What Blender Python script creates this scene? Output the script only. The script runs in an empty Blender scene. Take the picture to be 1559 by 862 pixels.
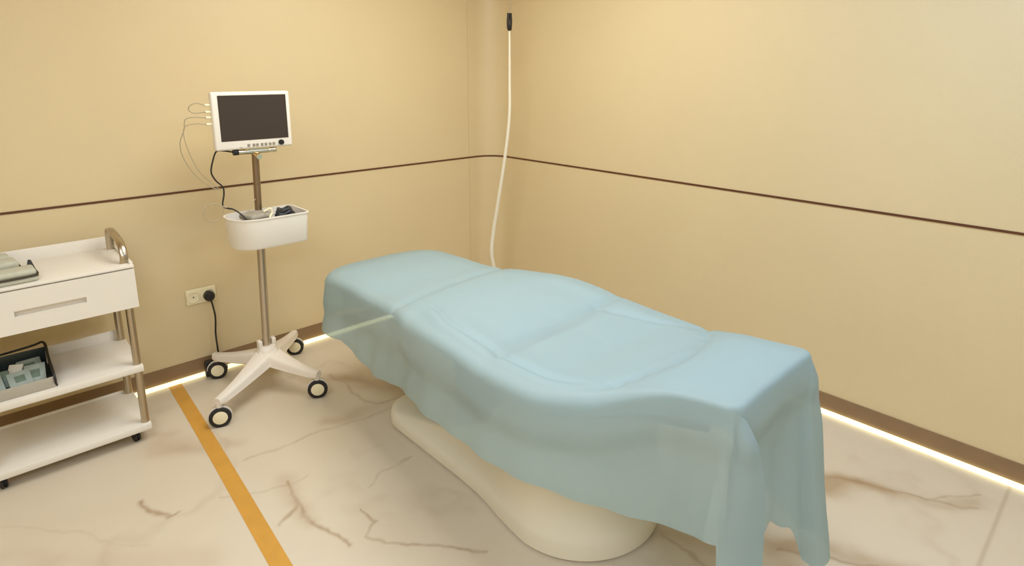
import bpy, bmesh, math, random
import numpy as np
from mathutils import Vector, Matrix
random.seed(4)
C = bpy.context.scene.collection
XW, YW, ZC = 2.875, 3.315, 2.62          # right wall, left wall, ceiling
pi = math.pi

# ------------------------------------------------------------------ materials
def nt(name):
    m = bpy.data.materials.new(name); m.use_nodes = True
    n = m.node_tree
    return m, n, n.nodes['Principled BSDF']
def mat(name, col, rough=.5, metal=0., bump=0., bscale=60., var=0., vscale=6., spec=.5, coat=0., sheen=0.):
    m, n, b = nt(name)
    b.inputs['Base Color'].default_value = (*col, 1)
    b.inputs['Roughness'].default_value = rough
    b.inputs['Metallic'].default_value = metal
    b.inputs['Specular IOR Level'].default_value = spec
    b.inputs['Coat Weight'].default_value = coat
    tc = n.nodes.new('ShaderNodeTexCoord')
    if var:
        t = n.nodes.new('ShaderNodeTexNoise'); t.inputs['Scale'].default_value = vscale; t.inputs['Detail'].default_value = 4
        n.links.new(tc.outputs['Object'], t.inputs['Vector'])
        r = n.nodes.new('ShaderNodeMapRange'); r.inputs[1].default_value = .3; r.inputs[2].default_value = .7
        r.inputs[3].default_value = 1-var; r.inputs[4].default_value = 1+var
        n.links.new(t.outputs['Fac'], r.inputs[0])
        v = n.nodes.new('ShaderNodeVectorMath'); v.operation = 'SCALE'; v.inputs[0].default_value = col
        n.links.new(r.outputs[0], v.inputs['Scale']); n.links.new(v.outputs[0], b.inputs['Base Color'])
    if bump:
        t = n.nodes.new('ShaderNodeTexNoise'); t.inputs['Scale'].default_value = bscale; t.inputs['Detail'].default_value = 3
        n.links.new(tc.outputs['Object'], t.inputs['Vector'])
        p = n.nodes.new('ShaderNodeBump'); p.inputs['Strength'].default_value = bump; p.inputs['Distance'].default_value = .002
        n.links.new(t.outputs['Fac'], p.inputs['Height']); n.links.new(p.outputs[0], b.inputs['Normal'])
    return m
def emis(name, col, s):
    m, n, b = nt(name)
    b.inputs['Base Color'].default_value = (*col, 1)
    b.inputs['Emission Color'].default_value = (*col, 1); b.inputs['Emission Strength'].default_value = s
    return m

M = dict(
    wall=mat('wall_vinyl', (.715, .568, .328), .42, bump=.25, bscale=260, var=.02, vscale=1.5, spec=.45),
    groove=mat('dark_brown_groove', (.11, .035, .012), .4),
    skirt=mat('brown_baseboard', (.26, .16, .08), .35, var=.06, vscale=9),
    ceil=mat('ceiling_paint', (.80, .70, .55), .8),
    white=mat('white_lacquer', (.80, .73, .62), .38, var=.012),
    cream=mat('cream_plastic', (.78, .71, .56), .35, var=.015, coat=.1),
    plastic=mat('white_plastic', (.80, .71, .60), .4, var=.02),
    bezel=mat('monitor_housing', (.86, .79, .68), .35),
    screen=mat('dark_screen', (.050, .036, .028), .35, bump=.05, spec=.4),
    black=mat('black_plastic', (.012, .009, .008), .45),
    rubber=mat('black_rubber', (.016, .012, .010), .7),
    chrome=mat('brushed_chrome', (.50, .42, .31), .28, metal=1.),
    brass=mat('polished_chrome', (.78, .66, .46), .12, metal=1.),
    pole=mat('satin_steel', (.55, .47, .37), .32, metal=.85),
    pole2=mat('dark_steel', (.30, .22, .15), .3, metal=.9),
    cable=mat('white_cable', (.90, .84, .68), .5),
    grey=mat('grey_button', (.30, .25, .19), .5),
    tan=mat('beige_cable', (.42, .34, .22), .5),
    cord=mat('black_cable', (.014, .010, .010), .5),
    tape=mat('orange_tape', (.61, .30, .045), .5, var=.05, vscale=14, bump=.1),
    sock=mat('ivory_socket', (.85, .75, .50), .35),
    towel=mat('pale_green_towel', (.52, .50, .38), .8, bump=.5, bscale=300, var=.06, vscale=40),
    edging=mat('dark_edging', (.05, .035, .02), .7),
    cuff=mat('grey_cuff', (.36, .32, .25), .8, bump=.5, bscale=200, var=.2, vscale=60),
    pouch=mat('sterile_pouch', (.36, .40, .33), .5, var=.12, vscale=30),
    pouchg=mat('green_pouch', (.14, .19, .13), .5, var=.2, vscale=30),
    boxg=mat('grey_tray', (.42, .37, .29), .45, var=.05),
    boxd=mat('dark_green_tray', (.030, .040, .034), .4),
    cushion=mat('white_leatherette', (.80, .78, .72), .4, bump=.2, bscale=180),
    frame=mat('bed_frame_steel', (.05, .045, .04), .5),
)
led = emis('warm_led', (1., .90, .50), .95)

def cloth_mat():
    m, n, b = nt('blue_nonwoven')
    col = (.44, .69, .74, 1)
    tc = n.nodes.new('ShaderNodeTexCoord')
    t = n.nodes.new('ShaderNodeTexNoise'); t.inputs['Scale'].default_value = 3.5; t.inputs['Detail'].default_value = 5
    n.links.new(tc.outputs['Object'], t.inputs['Vector'])
    mx = n.nodes.new('ShaderNodeMix'); mx.data_type = 'RGBA'
    mx.inputs[6].default_value = (.45, .535, .505, 1); mx.inputs[7].default_value = (.455, .56, .55, 1)
    n.links.new(t.outputs['Fac'], mx.inputs[0]); n.links.new(mx.outputs[2], b.inputs['Base Color'])
    b.inputs['Roughness'].default_value = .55
    b.inputs['Specular IOR Level'].default_value = .35
    f = n.nodes.new('ShaderNodeTexNoise'); f.inputs['Scale'].default_value = 420
    n.links.new(tc.outputs['Object'], f.inputs['Vector'])
    f2 = n.nodes.new('ShaderNodeTexNoise'); f2.inputs['Scale'].default_value = 9; f2.inputs['Detail'].default_value = 2
    n.links.new(tc.outputs['Object'], f2.inputs['Vector'])
    p = n.nodes.new('ShaderNodeBump'); p.inputs['Strength'].default_value = .12; p.inputs['Distance'].default_value = .001
    p2 = n.nodes.new('ShaderNodeBump'); p2.inputs['Strength'].default_value = .25; p2.inputs['Distance'].default_value = .012
    n.links.new(f.outputs['Fac'], p.inputs['Height']); n.links.new(f2.outputs['Fac'], p2.inputs['Height'])
    n.links.new(p2.outputs[0], p.inputs['Normal']); n.links.new(p.outputs[0], b.inputs['Normal'])
    tr = n.nodes.new('ShaderNodeBsdfTranslucent'); tr.inputs['Color'].default_value = (.34, .58, .72, 1)
    tp = n.nodes.new('ShaderNodeBsdfTransparent'); tp.inputs['Color'].default_value = (.78, .93, .98, 1)
    a = n.nodes.new('ShaderNodeMixShader'); a.inputs[0].default_value = .30
    n.links.new(b.outputs[0], a.inputs[1]); n.links.new(tr.outputs[0], a.inputs[2])
    c = n.nodes.new('ShaderNodeMixShader'); c.inputs[0].default_value = .11
    n.links.new(a.outputs[0], c.inputs[1]); n.links.new(tp.outputs[0], c.inputs[2])
    n.links.new(c.outputs[0], n.nodes['Material Output'].inputs['Surface'])
    return m

def floor_mat():
    m, n, b = nt('beige_marble')
    L = n.links.new
    at = n.nodes.new('ShaderNodeAttribute'); at.attribute_name = 'vein'
    sp = n.nodes.new('ShaderNodeSeparateColor'); L(at.outputs['Color'], sp.inputs[0])
    tc = n.nodes.new('ShaderNodeTexCoord')
    t = n.nodes.new('ShaderNodeTexNoise'); t.inputs['Scale'].default_value = 1.6; t.inputs['Detail'].default_value = 6
    t.inputs['Distortion'].default_value = 1.2
    L(tc.outputs['Object'], t.inputs['Vector'])
    base = n.nodes.new('ShaderNodeMix'); base.data_type = 'RGBA'
    base.inputs[6].default_value = (.63, .515, .37, 1); base.inputs[7].default_value = (.69, .595, .45, 1)
    L(t.outputs['Fac'], base.inputs[0])
    # broad soft tan clouds
    m1 = n.nodes.new('ShaderNodeMix'); m1.data_type = 'RGBA'; m1.inputs[7].default_value = (.46, .33, .20, 1)
    L(sp.outputs[1], m1.inputs[0]); L(base.outputs[2], m1.inputs[6])
    # thin brown veins, broken up by noise
    t2 = n.nodes.new('ShaderNodeTexNoise'); t2.inputs['Scale'].default_value = 14; t2.inputs['Detail'].default_value = 5
    L(tc.outputs['Object'], t2.inputs['Vector'])
    mr = n.nodes.new('ShaderNodeMapRange'); mr.inputs[1].default_value = .3; mr.inputs[2].default_value = .65
    mr.inputs[3].default_value = .42; mr.inputs[4].default_value = 1.
    L(t2.outputs['Fac'], mr.inputs[0])
    mu = n.nodes.new('ShaderNodeMath'); mu.operation = 'MULTIPLY'; L(sp.outputs[0], mu.inputs[0]); L(mr.outputs[0], mu.inputs[1])
    m2 = n.nodes.new('ShaderNodeMix'); m2.data_type = 'RGBA'; m2.inputs[7].default_value = (.31, .18, .085, 1)
    L(mu.outputs[0], m2.inputs[0]); L(m1.outputs[2], m2.inputs[6])
    m3 = n.nodes.new('ShaderNodeMix'); m3.data_type = 'RGBA'; m3.inputs[7].default_value = (.40, .29, .18, 1)
    L(sp.outputs[2], m3.inputs[0]); L(m2.outputs[2], m3.inputs[6])
    L(m3.outputs[2], b.inputs['Base Color'])
    b.inputs['Roughness'].default_value = .34
    b.inputs['Specular IOR Level'].default_value = .4
    return m

# ------------------------------------------------------------------ mesh helpers
def newobj(name, verts, faces, m, parent=None, smooth=True, angle=35):
    me = bpy.data.meshes.new(name); me.from_pydata([tuple(v) for v in verts], [], faces); me.validate(); me.update()
    return link(name, me, m, parent, smooth, angle)
def link(name, me, m, parent=None, smooth=True, angle=35):
    bm = bmesh.new(); bm.from_mesh(me)
    bmesh.ops.recalc_face_normals(bm, faces=bm.faces)
    if smooth:
        a = math.radians(angle)
        for f in bm.faces: f.smooth = True
        for e in bm.edges:
            if len(e.link_faces) == 2 and e.calc_face_angle(0) > a: e.smooth = False
    bm.to_mesh(me); bm.free()
    o = bpy.data.objects.new(name, me); C.objects.link(o)
    if m is not None: me.materials.append(m)
    if parent is not None:
        o.parent = parent; o.matrix_parent_inverse = Matrix.Identity(4)
        T = Matrix.Translation(-Vector(parent_world(parent)))
        me.transform(T)
    return o
def parent_world(p):
    v = Vector(p.location)
    while p.parent: p = p.parent; v += Vector(p.location)
    return v
def tobj(name, bm, m, parent=None, smooth=True, angle=35):
    me = bpy.data.meshes.new(name); bm.to_mesh(me); bm.free()
    return link(name, me, m, parent, smooth, angle)
def thing(name, label, cat, loc=(0, 0, 0), group=None):
    o = bpy.data.objects.new(name, None); C.objects.link(o); o.location = loc; o.empty_display_size = .05
    o['label'] = label; o['category'] = cat
    if group: o['group'] = group
    return o
def tag(o, label, cat, group=None):
    o['label'] = label; o['category'] = cat
    if group: o['group'] = group
    return o
def struct(o, label=None):
    o['kind'] = 'structure'
    if label: o['label'] = label
    return o
def box(bm, x0, x1, y0, y1, z0, z1, bev=0., seg=2, mtx=None):
    r = bmesh.ops.create_cube(bm, size=1.)
    vs = r['verts']
    for v in vs:
        v.co = Vector((x0+(v.co.x+.5)*(x1-x0), y0+(v.co.y+.5)*(y1-y0), z0+(v.co.z+.5)*(z1-z0)))
    if mtx is not None: bmesh.ops.transform(bm, matrix=mtx, verts=vs)
    if bev:
        es = list({e for v in vs for e in v.link_edges})
        bmesh.ops.bevel(bm, geom=es, offset=bev, segments=seg, affect='EDGES', profile=.5)
    return bm
def bx(*a, **k): return box(bmesh.new(), *a, **k)
def cyl(bm, p0, p1, r0, r1=None, n=24):
    p0, p1 = Vector(p0), Vector(p1); r1 = r0 if r1 is None else r1
    d = p1-p0
    q = d.to_track_quat('Z', 'Y').to_matrix().to_4x4()
    bmesh.ops.create_cone(bm, cap_ends=True, segments=n, radius1=r0, radius2=r1, depth=d.length,
                          matrix=Matrix.Translation((p0+p1)/2) @ q)
    return bm
def lathe(bm, p0, axis, prof, n=32):
    """prof: (radius, height along axis)"""
    ax = Vector(axis).normalized(); q = ax.to_track_quat('Z', 'Y')
    rings = []
    for r, h in prof:
        rings.append([bm.verts.new(Vector(p0)+q @ Vector((r*math.cos(2*pi*i/n), r*math.sin(2*pi*i/n), h))) for i in range(n)])
    for a, b in zip(rings, rings[1:]):
        for i in range(n): bm.faces.new((a[i], a[(i+1) % n], b[(i+1) % n], b[i]))
    bm.faces.new(rings[0][::-1]); bm.faces.new(rings[-1])
    return bm
def smooth_path(pts, k=8):
    pts = [Vector(p) for p in pts]; out = []
    P = [pts[0]*2-pts[1]]+pts+[pts[-1]*2-pts[-2]]
    for i in range(1, len(P)-2):
        for j in range(k):
            t = j/k; a, b, c, d = P[i-1], P[i], P[i+1], P[i+2]
            out.append(.5*((2*b)+(c-a)*t+(2*a-5*b+4*c-d)*t*t+(3*b-a-3*c+d)*t**3))
    out.append(pts[-1]); return out
def tube(bm, pts, r, n=10, k=8, flat=1.):
    path = smooth_path(pts, k) if k else [Vector(p) for p in pts]
    up = None; rings = []
    for i, p in enumerate(path):
        d = (path[min(i+1, len(path)-1)]-path[max(i-1, 0)]).normalized()
        if up is None:
            up = Vector((0, 0, 1)) if abs(d.z) < .9 else Vector((1, 0, 0))
        s = d.cross(up).normalized(); up = s.cross(d).normalized()
        rr = r(i/(len(path)-1)) if callable(r) else r
        rings.append([bm.verts.new(p+s*(rr*math.cos(2*pi*j/n))+up*(rr*flat*math.sin(2*pi*j/n))) for j in range(n)])
    for a, b in zip(rings, rings[1:]):
        for i in range(n): bm.faces.new((a[i], a[(i+1) % n], b[(i+1) % n], b[i]))
    bm.faces.new(rings[0][::-1]); bm.faces.new(rings[-1])
    return bm
def T(pts, r, **k): return tube(bmesh.new(), pts, r, **k)

# ------------------------------------------------------------------ the room
X0, Y0 = -2.2, -1.9
# wall path with the softly rounded far corner
RC = .16
fil = [(XW-RC+RC*math.sin(a), YW-RC+RC*math.cos(a)) for a in [i*pi/2/14 for i in range(15)]]
def sweep(path, off0, off1, z0, z1, name, m):
    """closed band along a plan path; off = distance into the room"""
    n = len(path); V = []; F = []
    def nrm(i):
        a = Vector(path[max(i-1, 0)]); b = Vector(path[min(i+1, n-1)]); d = (b-a).normalized()
        return Vector((d.y, -d.x))
    for i, p in enumerate(path):
        q = nrm(i)
        for o, z in ((off0, z0), (off1, z0), (off1, z1), (off0, z1)):
            V.append((p[0]+q.x*o, p[1]+q.y*o, z))
    for i in range(n-1):
        for j in range(4):
            F.append((4*i+j, 4*i+(j+1) % 4, 4*i+4+(j+1) % 4, 4*i+4+j))
    F += [(0, 1, 2, 3), tuple(4*(n-1)+j for j in (3, 2, 1, 0))]
    return newobj(name, V, F, m, None, True, 30)
left = [(X0, YW)]+fil[:8]
right = fil[7:]+[(XW, Y0)]
struct(sweep(left, -.12, 0, 0, ZC, 'wall_left', M['wall']), 'tan wall behind the monitor stand and trolley')
struct(sweep(right, -.12, 0, 0, ZC, 'wall_right', M['wall']), 'tan wall beside the treatment bed')
struct(tobj('wall_back', bx(X0-.12, X0, Y0-.12, YW+.12, 0, ZC), M['wall']))
struct(tobj('wall_front', bx(X0, XW+.12, Y0-.12, Y0, 0, ZC), M['wall']))
struct(tobj('ceiling', bx(X0-.12, XW+.12, Y0-.12, YW+.12, ZC, ZC+.08), M['ceil']))
for nm, pth in (('baseboard_left', left), ('baseboard_right', right)):
    struct(sweep(pth, .0005, .006, 0, .100, nm, M['skirt']), 'brown baseboard under the tan wall panel')
for nm, pth in (('trim_1', left), ('trim_2', right)):
    struct(sweep(pth, .0005, .0035, 1.003, 1.013, nm, M['groove']), 'thin dark brown line round the wall at waist height')
# upright joint where the curved corner piece begins
struct(tobj('trim_3', bx(2.652, 2.654, YW-.0015, YW-.0003, .1, ZC-.01), mat('joint_line', (.63, .48, .26), .5)), 'faint upright wall panel joint near the corner')
tag(sweep([(X0+.01, YW-.0065), (XW-RC-.01, YW-.0065)], 0, .014, 0, .019, 'led_strip', led), 'glowing warm light strip on the floor along the left wall', 'light strip', 'light strips')
tag(sweep([(XW-.0065, YW-RC-.01), (XW-.0065, Y0+.01)], 0, .014, 0, .019, 'led_strip', led), 'glowing warm light strip on the floor along the right wall', 'light strip', 'light strips')

# floor with marble veins laid into it (R thin veins, G broad clouds, B tile joints)
def floor_obj():
    fx0, fx1, fy0, fy1, st = -.6, XW, -.1, YW, .006
    nx = int((fx1-fx0)/st)+1; ny = int((fy1-fy0)/st)+1
    xs = np.linspace(fx0, fx1, nx); ys = np.linspace(fy0, fy1, ny)
    gx, gy = np.meshgrid(xs, ys)
    rng = np.random.RandomState(7)
    def noise(sc, oct=4, seed=0):
        r = np.random.RandomState(seed); out = 0*gx; a = 1.; tot = 0
        for o in range(oct):
            g = r.rand(64, 64); u = (gx+5)*sc*2**o; v = (gy+5)*sc*2**o
            iu = np.floor(u).astype(int); iv = np.floor(v).astype(int); fu = u-iu; fv = v-iv
            fu = fu*fu*(3-2*fu); fv = fv*fv*(3-2*fv)
            G = lambda i, j: g[i % 64, j % 64]
            out += a*((G(iu, iv)*(1-fu)+G(iu+1, iv)*fu)*(1-fv)+(G(iu, iv+1)*(1-fu)+G(iu+1, iv+1)*fu)*fv); tot += a; a *= .55
        return out/tot-.5
    wx = gx+.10*noise(3.5, 4, 1)+.03*noise(14, 3, 5); wy = gy+.10*noise(3.5, 4, 2)+.03*noise(14, 3, 6)
    def line(pts, w0, w1, s):
        d = np.full(gx.shape, 0.)
        L = sum(math.dist(a, b) for a, b in zip(pts, pts[1:])); acc = 0
        for a, b in zip(pts, pts[1:]):
            a = np.array(a); b = np.array(b); ab = b-a; l = math.dist(a, b)
            t = np.clip(((wx-a[0])*ab[0]+(wy-a[1])*ab[1])/(l*l), 0, 1)
            dist = np.hypot(wx-a[0]-t*ab[0], wy-a[1]-t*ab[1]); f = (acc+t*l)/L
            w = w0+(w1-w0)*f
            d = np.maximum(d, s*np.exp(-(dist/w)**2)); acc += l
        return d
    vein = 0*gx; cloud = 0*gx
    VEINS = [([(0.295, 2.432), (0.301, 2.356), (0.355, 2.26), (0.379, 2.27)], 0.01, 0.008, 0.8), ([(0.528, 2.232), (0.663, 2.127), (0.757, 2.105), (0.848, 2.1)], 0.006, 0.005, 0.35), ([(0.764, 2.124), (0.728, 2.008), (0.744, 1.9), (0.799, 1.753), (0.815, 1.665)], 0.008, 0.006, 0.75), ([(0.728, 2.008), (0.673, 1.966), (0.651, 1.941)], 0.012, 0.008, 0.6), ([(0.91, 1.839), (0.929, 1.728), (0.871, 1.674), (0.914, 1.592), (0.986, 1.497), (1.117, 1.353)], 0.005, 0.006, 0.7), ([(0.71, 2.399), (0.932, 2.382), (1.18, 2.363), (1.383, 2.345)], 0.01, 0.01, 0.35), ([(1.291, 2.858), (1.296, 2.577), (1.343, 2.432), (1.492, 2.395)], 0.008, 0.008, 0.5), ([(1.604, 0.982), (1.61, 0.881), (1.609, 0.806)], 0.008, 0.006, 0.6), ([(1.857, 0.699), (1.947, 0.538), (2.056, 0.392), (2.112, 0.276)], 0.008, 0.01, 0.8), ([(2.352, 0.68), (2.447, 0.525), (2.525, 0.412), (2.729, 0.264)], 0.008, 0.006, 0.6), ([(2.529, 0.413), (2.566, 0.315), (2.63, 0.256)], 0.006, 0.006, 0.5), ([(1.003, 1.93), (1.146, 1.965), (1.234, 1.974)], 0.005, 0.004, 0.4), ([(-0.089, 2.627), (0.114, 2.387), (0.269, 2.15)], 0.006, 0.006, 0.2)]
    CLOUDS = [([(1.287, 2.813), (1.445, 2.573), (1.541, 2.35)], 0.05, 0.09, 0.55), ([(1.321, 2.427), (1.171, 2.409), (1.089, 2.447)], 0.06, 0.03, 0.4), ([(0.479, 2.788), (0.617, 2.609), (0.736, 2.551)], 0.07, 0.03, 0.4), ([(0.167, 2.962), (0.377, 2.91), (0.517, 2.834)], 0.03, 0.04, 0.35), ([(2.31, 0.682), (2.396, 0.603), (2.467, 0.486)], 0.05, 0.025, 0.75), ([(2.467, 0.486), (2.529, 0.349), (2.656, 0.271)], 0.025, 0.035, 0.5), ([(1.855, 0.721), (1.958, 0.606), (2.027, 0.483), (2.111, 0.312)], 0.05, 0.03, 0.8), ([(0.773, 2.143), (0.719, 2.016), (0.744, 1.9)], 0.05, 0.03, 0.35), ([(1.42, 1.187), (1.62, 0.993), (1.694, 0.83)], 0.05, 0.03, 0.4), ([(-0.099, 2.432), (0.145, 2.206), (0.379, 1.945)], 0.05, 0.06, 0.18)]
    for p, a, b, s in VEINS: vein = np.maximum(vein, line(p, a, b, s))
    for p, a, b, s in CLOUDS: cloud = np.maximum(cloud, line(p, a, b, s))
    # faint natural background veining
    rid = 1-np.abs(noise(1.3, 5, 11))*26; vein = np.maximum(vein, .16*np.clip(rid, 0, 1))
    cloud = np.clip(1.25*cloud*(1+1.3*noise(6, 4, 3)), 0, 1)
    joint = 0*gx
    for yj in (.185,): joint = np.maximum(joint, .55*np.exp(-((gy-yj)/.006)**2))
    V = np.stack([gx.ravel(), gy.ravel(), 0*gx.ravel()], 1)
    i = np.arange(ny*nx).reshape(ny, nx)
    F = np.stack([i[:-1, :-1].ravel(), i[:-1, 1:].ravel(), i[1:, 1:].ravel(), i[1:, :-1].ravel()], 1)
    # outer floor, plain, around the fine part
    ex = [(X0, Y0), (XW, Y0), (XW, fy0), (fx0, fy0), (fx0, YW), (X0, YW)]
    k = len(V); V2 = np.array([(a, b, 0.) for a, b in [(X0, Y0), (XW, Y0), (XW, fy0), (X0, fy0), (fx0, fy0), (fx0, YW), (X0, YW)]])
    verts = np.vstack([V, V2]).tolist()
    faces = F.tolist()+[[k, k+1, k+2, k+3], [k+3, k+4, k+5, k+6]]
    me = bpy.data.meshes.new('floor'); me.from_pydata(verts, [], faces)
    ca = me.color_attributes.new('vein', 'FLOAT_COLOR', 'POINT')
    col = np.zeros((len(verts), 4), dtype=np.float32); col[:, 3] = 1
    col[:k, 0] = np.clip(vein, 0, 1).ravel(); col[:k, 1] = np.clip(cloud, 0, 1).ravel(); col[:k, 2] = joint.ravel()
    ca.data.foreach_set('color', col.ravel())
    me.materials.append(floor_mat())
    o = bpy.data.objects.new('floor', me); C.objects.link(o)
    return struct(o, 'beige marble floor with brown veins')
floor_obj()

# orange tape on the floor
tp = []
for i in range(13):
    f = i/12; y = 3.292-f*2.2
    xl = .618-.061*f*2.2/1.45; tp.append((xl+.003*math.sin(f*5), y))
V = []; F = []
for x, y in tp: V += [(x, y, .0003), (x+.061, y, .0003), (x+.061, y, .0010), (x, y, .0010)]
for i in range(12):
    for j in range(4): F.append((4*i+j, 4*i+(j+1) % 4, 4*i+4+(j+1) % 4, 4*i+4+j))
F += [(0, 1, 2, 3), (48, 51, 50, 49)]
tag(newobj('floor_tape', V, F, M['tape'], None, False), 'orange tape stripe stuck on the marble floor beside the trolley', 'floor tape')

# ------------------------------------------------------------------ casters
def caster(parent, x, y, r, w, ang, top, tyre, hub, forkm, label=None):
    """a swivel caster standing on the floor: fork, wheel > hub"""
    c, s = math.cos(ang), math.sin(ang)      # ang: direction of the axle
    ax = Vector((c, s, 0)); f = Vector((-s, c, 0)); ctr = Vector((x, y, r))
    bm = bmesh.new()
    cyl(bm, ctr+Vector((0, 0, r*.9)), (ctr.x, ctr.y, top), r*.30, n=16)
    m = Matrix.Translation(ctr) @ Matrix.Rotation(ang, 4, 'Z')
    box(bm, -w*.16, w*.16, -r*.5, r*.5, -r*.3, r*1.0, .002, 1, m)
    lathe(bm, ctr-ax*w*.16, ax, [(r*.55, 0), (r*1.08, .0005), (r*1.08, w*.32-.0005), (r*.55, w*.32)], 32)
    for v in bm.verts:                       # the guard covers only the upper half
        if (v.co-ctr).length > r*1.02 and v.co.z < r*1.0: v.co.z = r*1.0
    o = tobj('caster', bm, forkm, parent)
    if label: o['label'] = label
    wv = r*.66; bm = bmesh.new(); hb = bmesh.new()
    for sg in (-1, 1):                       # twin wheels either side of the guard
        q = ctr+ax*sg*w*.20
        lathe(bm, q, ax*sg, [(wv, 0), (r*.94, 0), (r, w*.06), (r, w*.28), (r*.92, w*.34), (wv, w*.34)])
        lathe(hb, q, ax*sg, [(wv*.3, 0), (wv*1.02, .001), (wv*1.02, w*.33), (wv*.92, w*.37), (wv*.5, w*.38), (wv*.3, w*.42)])
    tobj('tyre', bm, tyre, o)
    tobj('hub', hb, hub, o)
    return o

# ------------------------------------------------------------------ monitor stand
CX, CY = 1.015, 2.955
st = thing('monitor_stand', 'white wheeled stand with steel pole and basket, holding the monitor by the left wall', 'monitor stand', (CX, CY, 0))
wheels = [(.706, 2.744), (1.149, 2.678), (.843, 3.225), (1.262, 3.215)]
# base: hub that flows into four arched legs
def leg_mesh(bm, a, b):
    """arched tapering leg of rounded section from hub a to foot b"""
    a, b = Vector(a), Vector(b); n = 14; rings = []
    d2 = Vector((b.x-a.x, b.y-a.y, 0)).normalized(); s = Vector((-d2.y, d2.x, 0))
    for i in range(n+1):
        t = i/n; p = a.lerp(b, t)
        z = a.z+(b.z-a.z)*(1-(1-t)**1.6)
        hw = .046*(1-t)**1.6+.026; th = .040+.036*(1-t)**1.4
        if i == n: hw *= .80; th *= .8
        ring = []
        for k in range(16):
            q = 2*pi*k/16; cx = math.copysign(abs(math.cos(q))**.55, math.cos(q)); sz = math.copysign(abs(math.sin(q))**.55, math.sin(q))
            ring.append(bm.verts.new(Vector((p.x, p.y, z-th*.5))+s*(hw*cx*(1 if sz < 0 else .84))+Vector((0, 0, th*.5*sz))))
        rings.append(ring)
    for A, B in zip(rings, rings[1:]):
        for k in range(16): bm.faces.new((A[k], A[(k+1) % 16], B[(k+1) % 16], B[k]))
    bm.faces.new(rings[0][::-1]); bm.faces.new(rings[-1])
bm = bmesh.new()
for wx, wy in wheels:
    d = Vector((wx-CX, wy-CY, 0)); L = d.length; d.normalize()
    e = Vector((CX, CY, .142))+d*(L+.012)
    leg_mesh(bm, (CX, CY, .218), e)
lathe(bm, (CX, CY, .135), (0, 0, 1), [(.045, 0), (.058, .02), (.056, .06), (.045, .085), (.038, .095)], 28)
for sx in (-1, 1):
    box(bm, CX+sx*.034-.010, CX+sx*.034+.010, CY-.018, CY+.018, .215, .262, .004)
tobj('base', bm, M['plastic'], st, angle=50)
for i, (wx, wy) in enumerate(wheels):
    caster(st, wx, wy, .048, .034, [math.radians(a) for a in (72, 62, 70, 66)][i]+pi, .122, M['rubber'], M['sock'], M['plastic'], 'white caster with black tyre')
def pp(z, dx=0, dy=0): return (CX+.030*(z-.22)+dx, CY+dy, z)
tobj('pole', cyl(bmesh.new(), pp(.2), pp(.80), .0195, n=32), M['pole'], st)
tobj('upper_pole', cyl(bmesh.new(), pp(.78), pp(1.235), .0165, n=32), M['pole2'], st)['label'] = 'darker steel upper pole'
# basket: rounded D-shaped bin, open at the top
def bin_mesh():
    def outline(ins, zz):
        x0, x1, y0, y1 = .876+ins, 1.224-ins, 2.797+ins, 3.02-ins
        r = [max(.115-ins, .01), max(.022-ins*.5, .006), max(.03-ins, .01), max(.07-ins, .01)]   # front-left, front-right, back-right, back-left
        c = [((x0+r[0], y0+r[0]), pi), ((x1-r[1], y0+r[1]), 1.5*pi), ((x1-r[2], y1-r[2]), 0), ((x0+r[3], y1-r[3]), .5*pi)]
        out = []
        for (q, a0), rr in zip(c, r):
            for i in range(9): a = a0+i*pi/16; out.append((q[0]+rr*math.cos(a), q[1]+rr*math.sin(a), zz))
        return out
    zt, zb = .928, .775
    rings = [outline(.030, zb), outline(.014, zb+.004), outline(.008, zb+.015), outline(0, zt-.008), outline(-.004, zt-.006), outline(-.004, zt), outline(.004, zt), outline(.012, zb+.016), outline(.034, zb+.012)]
    V = [v for r in rings for v in r]; n = 36; F = []
    for k in range(len(rings)-1):
        for i in range(n): F.append((k*n+i, k*n+(i+1) % n, (k+1)*n+(i+1) % n, (k+1)*n+i))
    F.append(tuple(range(n))); F.append(tuple((len(rings)-1)*n+i for i in range(n-1, -1, -1)))
    return newobj('basket', V, F, M['bezel'], st, True, 40)
bin_mesh()['label'] = 'white open basket'
bm = bmesh.new(); cyl(bm, pp(1.215, 0, 0), pp(1.262, 0, 0), .024, n=24)
cyl(bm, (.955, 2.925, 1.232), (1.135, 2.925, 1.232), .0125, n=20)
box(bm, .985, 1.10, 2.905, 2.985, 1.240, 1.252, .003)
cyl(bm, (1.045, 2.90, 1.205), (1.045, 2.965, 1.222), .013, n=16)
tobj('bracket', bm, M['brass'], st)['label'] = 'shiny metal tilt bracket'
tobj('bracket_knob', cyl(bmesh.new(), (.935, 2.925, 1.234), (.957, 2.925, 1.234), .015, n=20), M['black'], st)['label'] = 'black end knob'

# ------------------------------------------------------------------ patient monitor
mo = thing('patient_monitor', 'white patient monitor with dark blank screen on top of the wheeled stand', 'monitor', (1.03, 2.93, 1.25))
bm = bmesh.new()
box(bm, .853, 1.212, 2.900, 2.935, 1.247, 1.513, .010, 3)
box(bm, .875, 1.190, 2.930, 2.985, 1.262, 1.495, .018, 3)
tobj('housing', bm, M['bezel'], mo)
tobj('screen', bx(.881, 1.1925, 2.8975, 2.903, 1.2885, 1.497, .002, 1), M['screen'], mo)['label'] = 'dark blank screen'
for i, x in enumerate((1.000, 1.024, 1.040, 1.062, 1.080, 1.100, 1.118)):
    tobj('button', bx(x-.006, x+.006, 2.8965, 2.902, 1.258, 1.271, .0015, 1), M['grey'], mo)
tobj('status_light', bx(.958, .972, 2.898, 2.902, 1.2555, 1.262, .001, 1), mat('pale_lamp', (.62, .55, .42), .4), mo)
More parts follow.
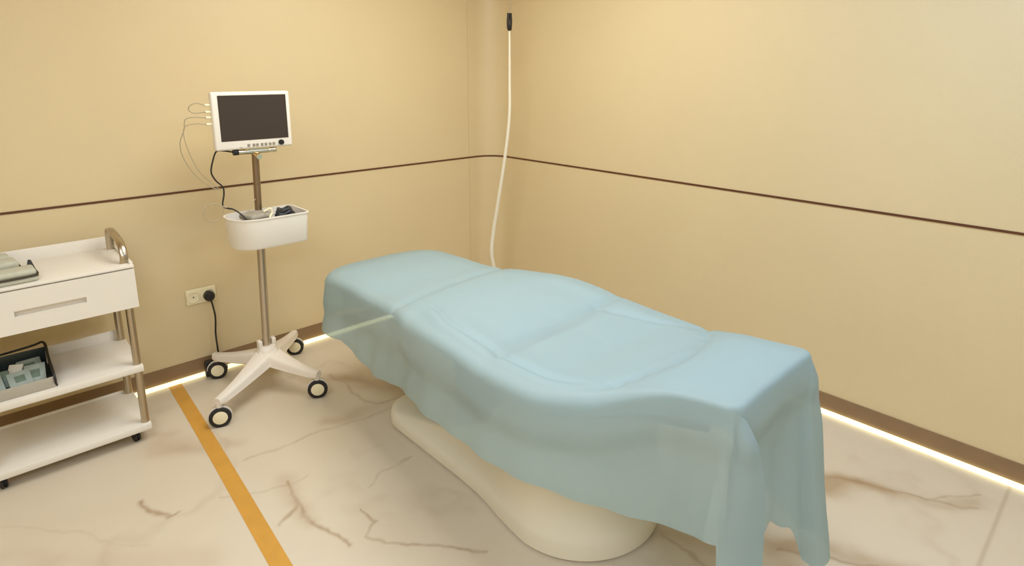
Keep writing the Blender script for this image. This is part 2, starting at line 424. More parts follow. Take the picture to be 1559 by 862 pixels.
bm = bmesh.new(); lathe(bm, (1.153, 2.902, 1.2685), (0, -1, 0), [(.0125, 0), (.0125, .012), (.010, .017), (.003, .0175)], 24)
tobj('knob', bm, M['black'], mo)['label'] = 'black turning knob'
for z in (1.455, 1.425, 1.40, 1.37):
    tobj('connector', cyl(bmesh.new(), (.830, 2.918, z), (.856, 2.918, z), .0065, n=14), M['sock'], mo)

# leads looping down from the left side of the monitor
def lead(pts, label, r=.0022, m='tan'):
    tag(tobj('monitor_lead', T(pts, r, n=8), M[m]), label, 'cable', 'leads on the left side of the monitor')
lead([(.832, 2.918, 1.455), (.80, 2.92, 1.466), (.772, 2.925, 1.455), (.768, 2.93, 1.435), (.790, 2.93, 1.422), (.832, 2.918, 1.425)], 'uppermost beige lead, a short loop back into the monitor side')
lead([(.832, 2.918, 1.400), (.79, 2.93, 1.404), (.752, 2.94, 1.395), (.745, 2.95, 1.35), (.725, 2.96, 1.29), (.735, 2.97, 1.22), (.775, 2.97, 1.14), (.83, 2.965, 1.08), (.875, 2.955, 1.06)], 'outermost long beige lead hanging left of the monitor')
lead([(.832, 2.918, 1.370), (.79, 2.93, 1.375), (.752, 2.945, 1.365), (.742, 2.955, 1.33), (.757, 2.965, 1.25), (.79, 2.97, 1.16), (.835, 2.965, 1.10), (.868, 2.955, 1.065)], 'inner long beige lead hanging left of the monitor', .0017)
tag(tobj('monitor_cable', T([(.935, 2.93, 1.235), (.90, 2.935, 1.243), (.865, 2.935, 1.243), (.845, 2.935, 1.20), (.835, 2.94, 1.15), (.85, 2.94, 1.11), (.878, 2.94, 1.075), (.880, 2.94, 1.04), (.868, 2.93, .985),
    (.90, 2.90, .972), (.925, 2.88, .95), (.945, 2.86, .92), (.955, 2.855, .895)], .0036, n=10), M['cord']), 'black cable from the monitor underside down into the basket', 'cable')
tag(tobj('monitor_lead', T([(.868, 2.925, .985), (.862, 2.925, .95), (.83, 2.925, .92), (.795, 2.925, .928), (.778, 2.925, .96), (.79, 2.925, .992), (.825, 2.925, 1.005), (.860, 2.925, .990), (.893, 2.91, .968)], .0022, n=8), M['tan']),
    'thin brown cable loop hanging beside the basket', 'cable')
tag(tobj('monitor_lead', T([(1.018, 2.93, 1.00), (.99, 2.92, .97), (.965, 2.90, .93), (.955, 2.885, .89)], .0018, n=8), M['tan']), 'thin lead running from the pole into the basket', 'cable')
# in the basket
cf = thing('pressure_cuff', 'crumpled grey blood pressure cuff lying in the left of the basket', 'cuff', (1.0, 2.9, .79))
bm = bmesh.new()
random.seed(3)
for k in range(4):
    z = .822+.034*k; m = Matrix.Translation((.993+.003*k, 2.89+.004*k, z)) @ Matrix.Rotation(.15*k-.2, 4, 'Z') @ Matrix.Rotation(.10-.04*k, 4, 'Y')
    box(bm, -.075+.006*k, .075-.006*k, -.055, .055, -.013, .015, .012, 3, m)
tobj('folded_cuff', bm, M['cuff'], cf)
tobj('hose', T([(1.03, 2.87, .945), (1.060, 2.865, .955), (1.065, 2.86, .935), (1.05, 2.85, .915), (1.045, 2.84, .88)], .006, n=10), M['sock'], cf)['label'] = 'pale hose end'
bm = bmesh.new()
for k in range(7):
    a = .02*k
    pts = [(1.142+(.066-.006*k)*math.cos(q), 2.895+(.05-.004*k)*math.sin(q), .862+.012*k+.006*math.sin(3*q+k)) for q in [i*2*pi/10 for i in range(11)]]
    tube(bm, pts, .0085, n=8, k=4)
tag(tobj('cable_bundle', bm, mat('dark_grey_cable', (.03, .032, .035), .35)), 'coiled black cable bundle lying in the right of the basket', 'cable')

# ------------------------------------------------------------------ wall socket, plug, cord
ws = thing('wall_socket', 'ivory double wall socket with two round outlets on the left wall', 'socket', (.82, YW, .45))
tobj('plate', bx(.752, .900, YW-.009, YW-.0005, .405, .490, .006, 3), M['sock'], ws)
for x in (.787, .862):
    bm = bmesh.new(); lathe(bm, (x, YW-.008, .447), (0, -1, 0), [(.031, 0), (.031, .006), (.027, .007), (.025, .003), (.008, .002)], 32)
    tobj('outlet', bm, M['sock'], ws)
tobj('contact_hole', cyl(bmesh.new(), (.787, YW-.0125, .447), (.787, YW-.009, .447), .0035, n=10), M['edging'], ws)
pc = thing('power_cord', 'black power cord plugged into the wall socket, trailing to a power brick', 'power cord', (.87, 3.28, 0))
bm = bmesh.new(); lathe(bm, (.858, YW-.012, .442), (0, -1, 0), [(.025, 0), (.027, .006), (.026, .03), (.018, .040), (.006, .042)], 28)
tobj('plug', bm, M['black'], pc)
tobj('cord', T([(.860, YW-.045, .425), (.866, YW-.048, .385), (.872, YW-.045, .32), (.866, YW-.04, .23), (.866, YW-.045, .15), (.868, YW-.042, .115), (.866, YW-.038, .084)], .0045, n=10), M['cord'], pc)
bm = bmesh.new(); box(bm, .795, .880, 3.2625, 3.2935, 0, .088, .008, 3)
tobj('power_brick', bm, M['black'], pc)

# ------------------------------------------------------------------ hanging cable by the corner
hc = thing('hanging_cable', 'white cable hanging from the ceiling near the corner, behind the bed', 'cable', (2.6, 2.83, ZC))
tobj('upper_cord', T([(2.6, 2.815, ZC), (2.602, 2.818, 2.3), (2.603, 2.823, 2.05), (2.597, 2.829, 1.95)], .0035, n=8), M['tan'], hc)['label'] = 'thin beige upper cord'
bm = bmesh.new(); tube(bm, [(2.590, 2.829, 1.955), (2.586, 2.829, 1.90), (2.590, 2.829, 1.862), (2.604, 2.829, 1.862), (2.610, 2.829, 1.90), (2.607, 2.829, 1.955)], .0085, n=10, k=4)
box(bm, 2.588, 2.611, 2.820, 2.838, 1.853, 1.880, .003)
tobj('cable_clip', bm, M['black'], hc)['label'] = 'black oval clip'
tobj('white_cord', T([(2.6, 2.831, 1.875), (2.604, 2.834, 1.76), (2.607, 2.837, 1.55), (2.607, 2.84, 1.32), (2.603, 2.88, 1.05), (2.605, 2.95, .75), (2.603, 3.0, .52), (2.600, 3.015, .38), (2.63, 3.02, .24), (2.66, 3.03, .1), (2.66, 3.03, .008), (2.60, 2.95, .009), (2.5, 2.8, .009), (2.3, 2.7, .009), (2.0, 2.5, .009)],
    lambda f: .0055+.008*min(1, f*2.4), n=12), M['cable'], hc)

# ------------------------------------------------------------------ trolley
tr = thing('utility_trolley', 'white three-tier trolley with chrome posts at the left edge', 'trolley', (.17, 3.02, 0))
TX0, TX1, TY0, TY1 = -.118, .466, 2.832, 3.225
bm = bmesh.new()
box(bm, TX0, TX1, TY0, TY1, .800, .812, .003)
box(bm, TX0, TX1, TY1-.012, TY1, .806, .862, .003)                     # back lip
box(bm, TX0, TX0+.012, TY0+.02, TY1, .806, .822, .003); box(bm, TX1-.012, TX1, TY0+.02, TY1, .806, .822, .003)
tobj('top_tray', bm, M['white'], tr)
bm = bmesh.new()
box(bm, TX0+.006, TX1-.008, TY0+.025, TY1-.004, .632, .797, .003)
tobj('drawer_case', bm, M['white'], tr)
# drawer front with a real slot
bm = bmesh.new(); fx0, fx1 = TX0-.002, TX1-.002
s0, s1, sz0, sz1 = .062, .288, .694, .718
for a in ((fx0, fx1, sz1, .796), (fx0, fx1, .628, sz0), (fx0, s0, sz0, sz1), (s1, fx1, sz0, sz1)):
    box(bm, a[0], a[1], TY0-.002, TY0+.016, a[2], a[3])
bmesh.ops.remove_doubles(bm, verts=bm.verts, dist=1e-5)
dr = tobj('drawer', bm, M['white'], tr, False)
hb = bmesh.new()
box(hb, s0-.004, s1+.004, TY0+.0165, TY0+.022, sz0-.006, sz1+.010)
box(hb, s0, s1, TY0-.001, TY0+.018, sz1-.0035, sz1, .001, 1)
tobj('handle', hb, M['plastic'], dr)['label'] = 'recessed slot handle'
for nm, z0, z1 in (('shelf', .333, .362), ('shelf', .055, .085)):
    bm = bmesh.new(); box(bm, TX0+.006, TX1-.016, TY0, TY1, z0, z1, .004)
    box(bm, TX0+.03, TX1-.05, TY1-.012, TY1-.002, z1-.004, z1+.045 if z0 > .2 else z1+.01, .003)
    tobj(nm, bm, M['white'], tr)
for x in (TX0+.028, TX1-.037):
    for y in (TY0+.030, TY1-.03):
        tobj('post', cyl(bmesh.new(), (x+.003, y, .08), (x+.003, y, .64), .0155, n=24), M['chrome'], tr)['label'] = 'chrome post'
# arched chrome handles at both ends of the tray
for x in (TX1-.026, TX0+.026):
    bm = bmesh.new()
    tube(bm, [(x, TY0+.05, .811), (x+.003, TY0+.055, .850), (x+.003, TY0+.085, .886), (x, TY0+.15, .908), (x, TY0+.24, .915), (x, TY0+.305, .912), (x, TY0+.325, .89), (x, TY0+.33, .85), (x, TY0+.33, .811)], .0068, n=14, k=6, flat=2.3)
    tobj('arched_handle', bm, M['chrome'], tr)['label'] = 'arched chrome handle'
for x, y in ((TX1-.075, TY0+.045), (TX0+.055, TY0+.045), (TX1-.075, TY1-.045), (TX0+.055, TY1-.045)):
    caster(tr, x, y, .024, .018, math.radians(15), .056, M['rubber'], M['black'], M['black'], 'small black caster')

# folded towels and a clip on the tray
def towel(loc, L, W, H, rot, label):
    x, y, z = loc; t = thing('folded_towel', label, 'towel', loc, 'pale towels on the trolley tray')
    m = Matrix.Translation(loc) @ Matrix.Rotation(rot, 4, 'Z')
    def slab(z0, z1, ins, bev):
        b = bmesh.new(); box(b, -L+ins, -ins, -W/2+ins, W/2-ins, z0, z1, bev, 4); bmesh.ops.transform(b, matrix=m, verts=b.verts); return b
    a = slab(0, H*.50, .0, H*.22); c = slab(H*.48, H, .004, H*.22)
    me = bpy.data.meshes.new('x'); c.to_mesh(me); a.from_mesh(me); c.free()
    tobj('cloth', a, M['towel'], t, angle=60)
    e = bmesh.new()
    # dark edging runs round the folded front and end
    pts = [m @ Vector(q) for q in ((-L, -W/2-.001, H*.49), (-.03, -W/2-.001, H*.49), (-.006, -W/2+.012, H*.49), (.001, -W/2+.03, H*.49), (.001, W/2-.03, H*.49))]
    tube(e, pts, .0038, n=8, k=5)
    tobj('edging', e, M['edging'], t)['label'] = 'dark fold line'
towel((.152, 2.905, .8125), .30, .10, .048, math.radians(3), 'lowest and longest pale folded towel at the front of the trolley tray')
towel((.108, 3.02, .8125), .22, .10, .062, math.radians(6), 'pale folded towel in the middle of the trolley tray')
towel((.088, 3.14, .8125), .19, .09, .058, math.radians(2), 'pale folded towel at the back of the trolley tray')
bm = bmesh.new()
v = [bm.verts.new(p) for p in ((.122, 2.985, .8125), (.160, 2.975, .8125), (.158, 3.018, .8125), (.126, 3.023, .8125), (.136, 3.003, .866), (.146, 2.999, .864), (.146, 3.013, .862), (.137, 3.013, .864))]
for f in ((0, 1, 2, 3), (4, 5, 6, 7), (0, 1, 5, 4), (1, 2, 6, 5), (2, 3, 7, 6), (3, 0, 4, 7)): bm.faces.new([v[i] for i in f])
bmesh.ops.bevel(bm, geom=list(bm.edges), offset=.002, segments=1, affect='EDGES')
tag(tobj('black_clip', bm, M['black']), 'small black wedge clip standing beside the pale towels on the tray', 'clip')

# tray of pouches on the middle shelf
bt = thing('instrument_tray', 'dark green open tray with grey front on the middle trolley shelf', 'tray', (.03, 2.98, .362))
bx0, bx1, by0, by1, bz = -.105, .155, 2.862, 3.12, .362
bm = bmesh.new()
box(bm, bx0, bx1, by0, by1, bz, bz+.006, .002); box(bm, bx0, bx1-.01, by1-.006, by1, bz, bz+.085, .003)
box(bm, bx0, bx0+.006, by0, by1, bz, bz+.085, .003)
V = [(bx1-.006, by0+.004), (bx1, by0+.004), (bx1, by1), (bx1-.006, by1)]
vs = [bm.verts.new((x, y, bz)) for x, y in V]+[bm.verts.new((x-.006, y, bz+z)) for (x, y), z in zip(V, (.05, .05, .10, .10))]
for f in ((0, 1, 2, 3), (7, 6, 5, 4), (0, 1, 5, 4), (1, 2, 6, 5), (2, 3, 7, 6), (3, 0, 4, 7)): bm.faces.new([vs[i] for i in f])
tobj('shell', bm, M['boxd'], bt)
tobj('rim', T([(bx1-.006, by0+.002, bz+.004), (bx1-.007, by0+.004, bz+.052), (bx1-.009, by0+.13, bz+.085), (bx1-.010, by1-.002, bz+.104), (bx1-.06, by1-.002, bz+.100), (bx0, by1-.002, bz+.086)], .0048, n=10, k=5), M['black'], bt)['label'] = 'black rim'
tobj('front_panel', bx(bx0, bx1-.004, by0-.003, by0+.004, bz, bz+.046, .002), M['boxg'], bt)['label'] = 'grey front panel'
random.seed(11)
lb = ['pale square pouch leaning at the right of the dark green tray', 'pale pouch in the middle of the dark green tray', 'dark green pouch wedged between pale ones in the tray', 'pale pouch at the left of the dark green tray', 'narrow white packet at the back of the dark green tray', 'pale pouch lying deepest in the dark green tray']
spec = [(.095, 2.955, .068, .085, -.10, .75, 'pouch'), (.045, 2.94, .075, .07, .15, .70, 'pouch'), (.000, 2.975, .030, .07, -.10, .95, 'pouchg'),
        (-.045, 2.945, .08, .08, .20, .80, 'pouch'), (.035, 3.03, .05, .06, -.5, .9, 'cable'), (.085, 3.05, .08, .07, .1, .6, 'pouch')]
for l, (x, y, w, h, rz, rx, mm) in zip(lb, spec):
    bm = bmesh.new(); m = Matrix.Translation((x, y, bz+.040)) @ Matrix.Rotation(rz, 4, 'Z') @ Matrix.Rotation(rx, 4, 'X')
    box(bm, -w/2, w/2, -h/2, h/2, -.004, .004, .003, 2, m)
    if mm == 'pouch':
        t = thing('sterile_pouch', l, 'pouch', (x, y, bz+.04), 'pouches in the dark green tray')
        tobj('pouch', bm, M['pouch'], t)
        b2 = bmesh.new(); box(b2, -w*.22, w*.22, -h*.2, h*.2, .004, .0055, 0, 1, m); tobj('pouch_insert', b2, M['pouchg'], t)['label'] = 'darker insert'
    else:
        tag(tobj('sterile_pouch', bm, M[mm]), l, 'pouch', 'pouches in the dark green tray')

# ------------------------------------------------------------------ treatment bed
BX = 1.52
def lerp_tab(tab, y):
    ks = [k for k, _ in tab]; vs = [v for _, v in tab]
    return float(np.interp(y, ks, vs))
def sm(tab):      # smooth table lookup, cubic through the knots
    ks = np.array([k for k, _ in tab], float); vs = np.array([v for _, v in tab], float)
    fine = np.linspace(ks[0], ks[-1], 400); f = np.interp(fine, ks, vs)
    kern = np.hanning(31); kern /= kern.sum()
    f = np.convolve(np.pad(f, 15, mode='edge'), kern, 'valid')
    return lambda y: float(np.interp(y, fine, f))
ztop = sm([(.50, .818), (.62, .815), (.80, .785), (.95, .735), (1.10, .712), (1.3, .715), (1.5, .738), (1.7, .748), (1.9, .727), (2.1, .700), (2.3, .702), (2.5, .695), (2.62, .672), (2.7, .65)])
hwid = sm([(.50, .232), (.62, .234), (.76, .252), (.92, .305), (1.05, .332), (1.3, .340), (1.6, .335), (1.8, .318), (2.0, .295), (2.3, .285), (2.7, .285)])
cxt = sm([(.5, 1.507), (.9, 1.515), (1.3, 1.525), (1.8, 1.50), (2.7, 1.475)])
hlef = sm([(.50, .224), (.68, .226), (.78, .236), (.92, .285), (1.02, .36), (1.12, .405), (1.3, .420), (1.6, .415), (1.75, .390), (1.9, .345), (2.1, .318), (2.3, .305), (2.7, .30)])
hemL = sm([(.5, .425), (.6, .425), (.8, .375), (.95, .385), (1.1, .41), (1.3, .42), (1.6, .43), (1.75, .425), (1.9, .395), (2.05, .36), (2.2, .375), (2.36, .42), (2.7, .43)])
def hw(x, y): return hlef(y) if x < cxt(y) else hwid(y)
YN, YF = .585, 2.655
def S(x, a, b):
    t = min(1, max(0, (x-a)/(b-a))); return t*t*(3-2*t)
def topz(x, y):
    z = ztop(y); u = (x-cxt(y))/hw(x, y)
    if u < 0:      # arm pad along the left side of seat and back, with a groove inside it
        k = S(y, 1.0, 1.12)*S(1.80-y, 0, .06)
        g = -.82+.10*S(y, 1.55, 1.75)
        z -= k*(.011*math.exp(-((u-g)/.028)**2)+.012*S(-u, -g, 1.0)-.006*math.exp(-((u-g+.09)/.05)**2))
    z -= .010*max(0, abs(u))**4
    z += .010*S(abs(u), .55, .85)*S(y, .98, 1.12)*S(1.66-y, -.1, .1)                   # side bolsters of the seat
    z -= .012*(1-min(1, abs(u)))*S(y, 1.0, 1.15)*S(1.5-y, -.05, .1)
    j1 = 1.965+.05*u-.02*u*u; j2 = 1.358+.025*u; j3 = .872+.095*u*u
    z -= .012*math.exp(-((y-j1)/.014)**2)+.004*math.exp(-((y-j1)/.05)**2)
    z -= .015*math.exp(-((y-j2)/.013)**2)*S(1.02-abs(u), 0, .2)+.003*math.exp(-((y-j2)/.05)**2)
    z -= .016*math.exp(-((y-j3)/.013)**2)*S(1.0-abs(u), 0, .2)
    # long seam along the right side of the seat
    z -= .010*math.exp(-((u-(.56+.80*(1.38-y)+.5*max(0, 1.1-y)))/.035)**2)*S(y, .93, .98)*S(1.40-y, 0, .05)
    return z
# outline of the cushion top, anticlockwise seen from above, starting at the near-left corner
def outline(ins=0.):
    pts = []
    rn = .032
    ys = np.linspace(YN+ins+rn+.001, 2.36, 80)
    w = lambda y: hwid(y)-ins
    wl = lambda y: hlef(y)-ins
    # right side going away
    R = [(cxt(y)+w(y), y) for y in ys]
    H = []
    y0 = 2.36; w0 = w(y0); c0 = cxt(y0)
    for i in range(1, 60):
        a = pi*i/60; cc = math.cos(a); ss = math.sin(a)
        H.append((c0+(w0 if cc > 0 else wl(y0))*math.copysign(abs(cc)**.72, cc), y0+(YF-ins-y0)*abs(ss)**.72))
    Lf = [(cxt(y)-wl(y), y) for y in ys[::-1]]
    cl = cxt(YN+ins+rn)-hlef(YN+ins+rn)+ins; cr = cxt(YN+ins+rn)+hwid(YN+ins+rn)-ins
    yn = YN+ins
    arcL = [(cl+rn-rn*math.cos(a), yn+rn-rn*math.sin(a)) for a in [i*pi/2/12 for i in range(1, 13)]]
    N = [(cl+rn+(cr-cl-2*rn)*i/40, yn) for i in range(1, 40)]
    arcR = [(cr-rn+rn*math.sin(a), yn+rn-rn*math.cos(a)) for a in [i*pi/2/12 for i in range(0, 12)]]
    return Lf, arcL, N, arcR, R, H
def cushion(name, ya, yb, parent, th=.085, ins=.027):
    nu, nv = 22, 22; V = []; F = []
    def wy(y, s=1):
        w = (hlef(y) if s < 0 else hwid(y))-ins
        if y > 2.36: w *= max(0., 1-((y-2.36)/(YF-.02-2.36+.012))**3.2)**.42
        return max(w, .02)
    grid = []
    for j in range(nv+1):
        t = j/nv; y = ya+(yb-ya)*(.5-.5*math.cos(pi*t)); row = []
        ed = min(t, 1-t)*4
        for i in range(nu+1):
            s = -math.cos(pi*i/nu); x = cxt(y)+s*wy(y, s)
            e = max(0, 1-abs(s)); rd = min(1, min(e*(hwid(y))/.022, min(y-ya, yb-y)/.022+1e-9))
            rd = max(0, rd); z = topz(x, y)-.009-.022*(1-math.sqrt(max(0, 1-(1-rd)**2)))
            row.append((x, y, z))
        grid.append(row)
    n1 = (nu+1)
    V = [p for r in grid for p in r]; k = len(V)
    V += [(x, y, ztop(y)-.009-th) for r in grid for x, y, z in r]
    for j in range(nv):
        for i in range(nu):
            a = j*n1+i; F.append((a, a+1, a+1+n1, a+n1)); F.append((k+a, k+a+n1, k+a+1+n1, k+a+1))
    for i in range(nu):
        F.append((i, k+i, k+i+1, i+1)); a = nv*n1+i; F.append((a, a+1, k+a+1, k+a))
    for j in range(nv):
        a = j*n1; F.append((a, a+n1, k+a+n1, k+a)); a = j*n1+nu; F.append((a, k+a, k+a+n1, a+n1))
    return newobj(name, V, F, M['cushion'], parent, True, 50)
bed = thing('treatment_bed', 'cream electric treatment bed with rounded pedestal, mostly under the blue drape', 'treatment bed', (BX, 1.55, 0))
cushion('leg_cushion', .605, .885, bed); cushion('seat_cushion', .900, 1.348, bed)
cushion('back_cushion', 1.368, 1.955, bed); cushion('head_cushion', 1.972, 2.625, bed, .07)
# frame under the cushions
bm = bmesh.new()
for sx in (-1, 1):
    tube(bm, [(BX+sx*.16, y, ztop(y)-.125) for y in (.70, .95, 1.2, 1.6, 2.0, 2.45)], .018, n=10)
for y in (.72, 1.2, 1.75, 2.40): cyl(bm, (BX-.17, y, ztop(y)-.125), (BX+.17, y, ztop(y)-.125), .014, n=12)
box(bm, BX-.17, BX+.17, 1.12, 1.72, .52, .575, .01)
for y in (.72, 1.2, 1.6, 2.3):
    for sx in (-1, 1): cyl(bm, (BX+sx*.12, y, ztop(y)-.125), (BX+sx*.12, y, ztop(y)-.09), .012, n=10)
tobj('bed_frame', bm, M['frame'], bed)['label'] = 'dark steel frame under the cushions'
bm = bmesh.new(); box(bm, BX-.165, BX+.16, 1.60, 1.815, .085, .53, .012)  # black block added to stand for the shaded gap between foot and column
tobj('dark_gap_block', bm, M['black'], bed)['label'] = 'black block added for the shaded gap behind the pedestal'
# pedestal: long low foot that swells into a rounded column towards the leg end
def pedestal():
    n = 96; rings = []
    px = 1.54
    # dense outline of the foot
    pts = []
    near = [(px+.305*math.sin(a), 1.292-.300*math.cos(a)) for a in [math.radians(d) for d in range(-88, 89, 4)]]
    pts += near                                           # from left (-88) through near to right
    pts += [(px+.298, 1.36), (px+.288, 1.43), (px+.275, 1.50), (px+.265, 1.58), (px+.26, 1.7), (px+.26, 1.9), (px+.26, 2.1)]
    pts += [(px+.26-.11*(1-math.cos(a)), 2.16+.14*math.sin(a)) for a in [math.radians(d) for d in range(0, 91, 10)]]
    pts += [(px-.26+.11*(1-math.cos(a)), 2.16+.14*math.sin(a)) for a in [math.radians(d) for d in range(90, -1, -10)]]
    pts += [(px-.26, 2.1), (px-.26, 1.9), (px-.26, 1.7), (px-.265, 1.58), (px-.275, 1.50), (px-.288, 1.43), (px-.298, 1.36)]
    m = len(pts)
    # column outline matched by direction from its centre
    cc = Vector((px, 1.298)); col = []
    for p in pts:
        d = Vector(p)-cc; a = math.atan2(d.y, d.x)
        if d.y > .1:
            a = math.atan2(min(d.y, .55)*.55, d.x)
        col.append((cc.x+.287*math.cos(a), cc.y+.287*math.sin(a)))
    levels = [(.0, 0, .016), (.007, 0, .014), (.0095, 0, .001), (.03, 0, 0), (.055, 0, .004), (.070, 0, .014), (.078, .04, .022), (.086, .12, .028), (.10, .26, .03), (.125, .44, .03), (.16, .60, .028), (.21, .75, .02), (.28, .88, .01), (.37, .97, 0), (.46, 1, 0), (.52, 1, 0)]
    V = []; F = []
    cen = Vector((px, 1.6))
    for z, f, ins in levels:
        for p, q in zip(pts, col):
            P = Vector(p); nd = (P-Vector((px, min(max(P.y, 1.3), 2.15)))).normalized()
            P = P-nd*(ins*(1 if z < .01 else S(p[1], 1.35, 1.75)))
            # the near side stays upright, only the far side climbs
            V.append((P.x+(q[0]-P.x)*f, P.y+(q[1]-P.y)*f, z))
    for k in range(len(levels)-1):
        for i in range(m): F.append((k*m+i, k*m+(i+1) % m, (k+1)*m+(i+1) % m, (k+1)*m+i))
    F.append(tuple(range(m))[::-1]); F.append(tuple((len(levels)-1)*m+i for i in range(m)))
    return newobj('pedestal', V, F, M['cream'], bed, True, 60)
pedestal()['label'] = 'cream moulded pedestal with long flat foot'

# ------------------------------------------------------------------ blue drape over the bed
def drape():
    Lf, arcL, N, arcR, R, H = outline(.011)
    # segments in order round the loop, each sample: (x, y, kind, f)
    seq = [(x, y, 'L', (2.36-y)/(2.36-YN)) for x, y in Lf]
    seq += [(x, y, 'CL', i/24) for i, (x, y) in enumerate(arcL[:6])]
    fx, fy = arcL[5]
    seq += [(fx, fy, 'FLAP', k/16) for k in range(1, 17)]
    seq += [(x, y, 'CL2', i/6) for i, (x, y) in enumerate(arcL[6:])]
    seq += [(x, y, 'N', (i+1)/40) for i, (x, y) in enumerate(N)]
    seq += [(x, y, 'CR', i/12) for i, (x, y) in enumerate(arcR)]
    seq += [(x, y, 'R', (y-YN)/(2.36-YN)) for x, y in R]
    seq += [(x, y, 'H', (i+1)/60) for i, (x, y) in enumerate(H)]
    m = len(seq)
    nor = []
    for i in range(m):
        a = i
        while True:
            a = (a-1) % m
            if (seq[a][0], seq[a][1]) != (seq[i][0], seq[i][1]): break
        b = i
        while True:
            b = (b+1) % m
            if (seq[b][0], seq[b][1]) != (seq[i][0], seq[i][1]): break
        d = Vector((seq[b][0]-seq[a][0], seq[b][1]-seq[a][1])).normalized()
        nor.append(Vector((d.y, -d.x)))
    V = []; F = []
    sp = lambda x, y: (cxt(y0c(y)), y0c(y))
    y0c = lambda y: min(max(y, .80), 2.36)
    TOP = 34
    for k in range(TOP+1):
        s = k/TOP
        for (x, y, kd, f) in seq:
            cx, cy = sp(x, y); X = cx+(x-cx)*s; Y = cy+(y-cy)*s
            V.append((X, Y, topz(X, Y)))
    # skirt: rounded edge, then hanging
    def rad(kd, y, f):
        if kd == 'L': return .016+.022*S(y, .72, .98)
        if kd == 'R': return .016+.012*S(y, .72, .98)
        if kd == 'H': return .028+.030*S(f, .35, .7)-.020*S(f, .85, 1)
        return .016
    SK = 34
    RT = Vector((math.sin(math.radians(47.2)), -math.cos(math.radians(47.2))))
    arc_len = 0
    per = [0]
    for i in range(1, m): per.append(per[-1]+math.hypot(seq[i][0]-seq[i-1][0], seq[i][1]-seq[i-1][1]))
    for k in range(1, 7+SK):
        for i, (x, y, kd, f) in enumerate(seq):
            n = nor[i]; zt = topz(x, y); re = rad(kd, y, f)
            if k <= 6:
                a = k/6*pi/2; o = re*math.sin(a); z = zt-re*(1-math.cos(a)); t = 0
            else:
                t = (k-6)/SK; o = re
                # hem height round the loop
                hem, fl = .345, .015
                if kd == 'L':
                    hem = hemL(y)+.004*math.sin(f*9)*(1-f)
                    fl = .006+.008*math.sin(f*14)*(1-S(f, .85, 1))
                elif kd == 'CL': hem, fl = .42, .006
                elif kd == 'FLAP': hem, fl = .42-.32*S(f, 0, .07), .008
                elif kd == 'CL2': hem, fl = .26, .010
                elif kd == 'N':
                    hem = .36-.05*(1-S(f, 0, .1))-.07*S(f, .5, .8)-.14*S(f, .8, 1.); fl = .010+.025*S(f, .75, 1.)+.006*math.sin(f*8)
                elif kd == 'CR': hem, fl = .14, .035+.085*math.sin(pi*min(1, .25+f*.5))**2
                elif kd == 'R': hem = .14+.21*S(f, 0, .16); fl = .035+.05*(1-S(f, 0, .12))
                elif kd == 'H': hem = .36+.06*S(f, .2, .8); fl = .022+.012*math.sin(f*22)
                z = (zt-re)+(hem-(zt-re))*t
                drop = (zt-re-z)
                o = re+fl*(t**.8)
                # soft gathers in the hanging cloth
                o += .005*math.sin(per[i]*17+1.3)*S(t, 0, .7)+.0035*math.sin(per[i]*41+t*1.5)*S(t, .1, .9)
                # cushion edge shows for the first handspan, below it the cloth falls slightly inwards
                o -= .016*S(drop, .07, .16)*(1-S(t, .5, 1.))
            if kd == 'CR' or (kd == 'R' and f < .12): o += .085*math.sin(pi*t**.8)*(1-S(f, .02, .12) if kd == 'R' else S(f, .3, 1))
            P = Vector((x, y))+n*o
            if k > 6 and kd == 'FLAP':
                drop = (zt-re-z); W = .012*S(drop, 0, .02)+.130*(1-math.exp(-drop/.19))
                P = P-RT*(.030*S(drop, .02, .5))*(1-S(f, .6, 1))
                if f <= .5:
                    g = f/.5; P = P+RT*(W*g)+n*(.016*math.sin(pi*g)*S(drop, 0, .1)+.012*S(drop, 0, .1))
                else:
                    g = (f-.5)/.5; P = P+RT*(W*(1-g))+n*(.012*S(drop, 0, .1)*(1-g)*.8)
            if k > 6 and kd in ('L', 'CL'):
                P = P-RT*(.030*S(zt-re-z, .02, .5))*(1 if kd == 'CL' else S(f, .90, 1))
            V.append((P.x, P.y, z))
    rows = len(V)//m
    for k in range(rows-1):
        for i in range(m):
            a, b = k*m+i, k*m+(i+1) % m
            F.append((a, b, b+m, a+m))
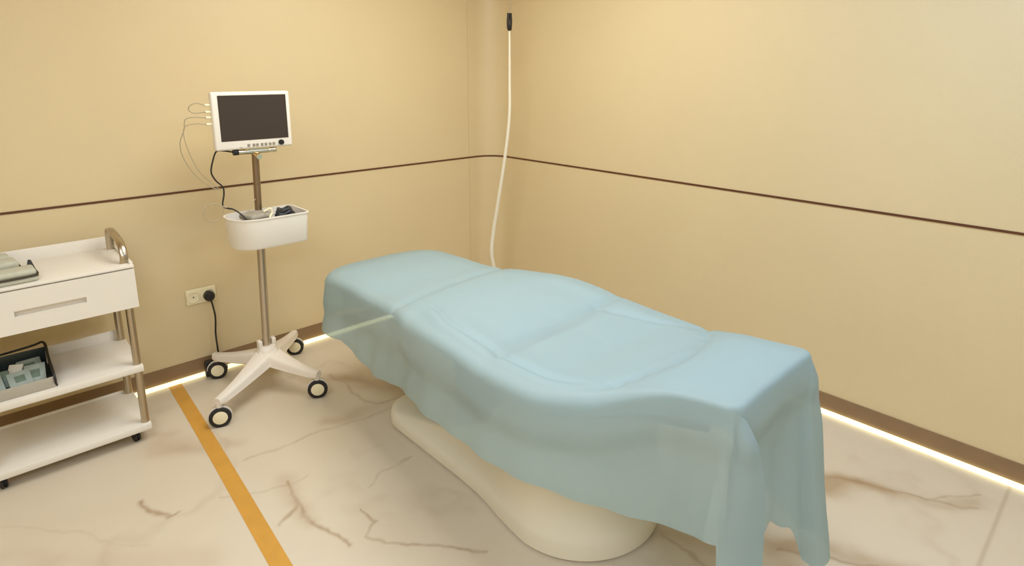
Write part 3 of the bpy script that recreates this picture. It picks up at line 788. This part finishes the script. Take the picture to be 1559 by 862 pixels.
    # the centre: rows 0 collapse on the spine; merge by distance
    me = bpy.data.meshes.new('bed_drape'); me.from_pydata(V, [], F); me.update()
    bm = bmesh.new(); bm.from_mesh(me)
    bmesh.ops.remove_doubles(bm, verts=bm.verts, dist=.0004)
    bmesh.ops.dissolve_degenerate(bm, dist=.0002, edges=bm.edges)
    bm.to_mesh(me); bm.free()
    o = link('bed_drape', me, cloth_mat(), None, True, 100)
    return tag(o, 'pale blue disposable drape hanging over the treatment bed', 'drape')
drape()

# ------------------------------------------------------------------ light
def area(name, loc, sx, sy, power, col, rot=(0, 0, 0)):
    l = bpy.data.lights.new(name, 'AREA'); l.shape = 'RECTANGLE'; l.size = sx; l.size_y = sy; l.energy = power; l.color = col
    o = bpy.data.objects.new(name, l); C.objects.link(o); o.location = loc; o.rotation_euler = rot; return o
area('ceiling_lamp', (1.5, 1.9, ZC-.02), 1.1, 1.1, 23, (.96, .98, .97))
area('ceiling_lamp', (-.6, 1.2, ZC-.02), 1.2, 1.2, 16, (.84, .95, 1.08))
area('ceiling_lamp', (-.5, -.9, ZC-.02), 1.5, 1.2, 34, (.80, .96, 1.18))
area('ceiling_lamp', (1.9, .1, ZC-.02), .8, .8, 10.5, (.52, .86, 1.40))
w = bpy.data.worlds.new('World'); bpy.context.scene.world = w; w.use_nodes = True
w.node_tree.nodes['Background'].inputs[0].default_value = (1, .9, .75, 1); w.node_tree.nodes['Background'].inputs[1].default_value = .3

# ------------------------------------------------------------------ camera
cam = bpy.data.cameras.new('camera'); co = bpy.data.objects.new('camera', cam); C.objects.link(co)
bpy.context.scene.camera = co
cam.sensor_width = 36; cam.sensor_fit = 'HORIZONTAL'; cam.lens = 912/1559*36; cam.shift_y = -123/1559
co.location = (0, 0, 1.6); cam.clip_start = .02
tilt = math.atan(198/912)
co.rotation_euler = (pi/2-tilt, 0, math.radians(47.2)-pi/2)
sc = bpy.context.scene
sc.view_settings.view_transform = 'Standard'; sc.view_settings.look = 'None'; sc.view_settings.gamma = 1
sc.view_settings.exposure = .62; sc.view_settings.use_curve_mapping = False
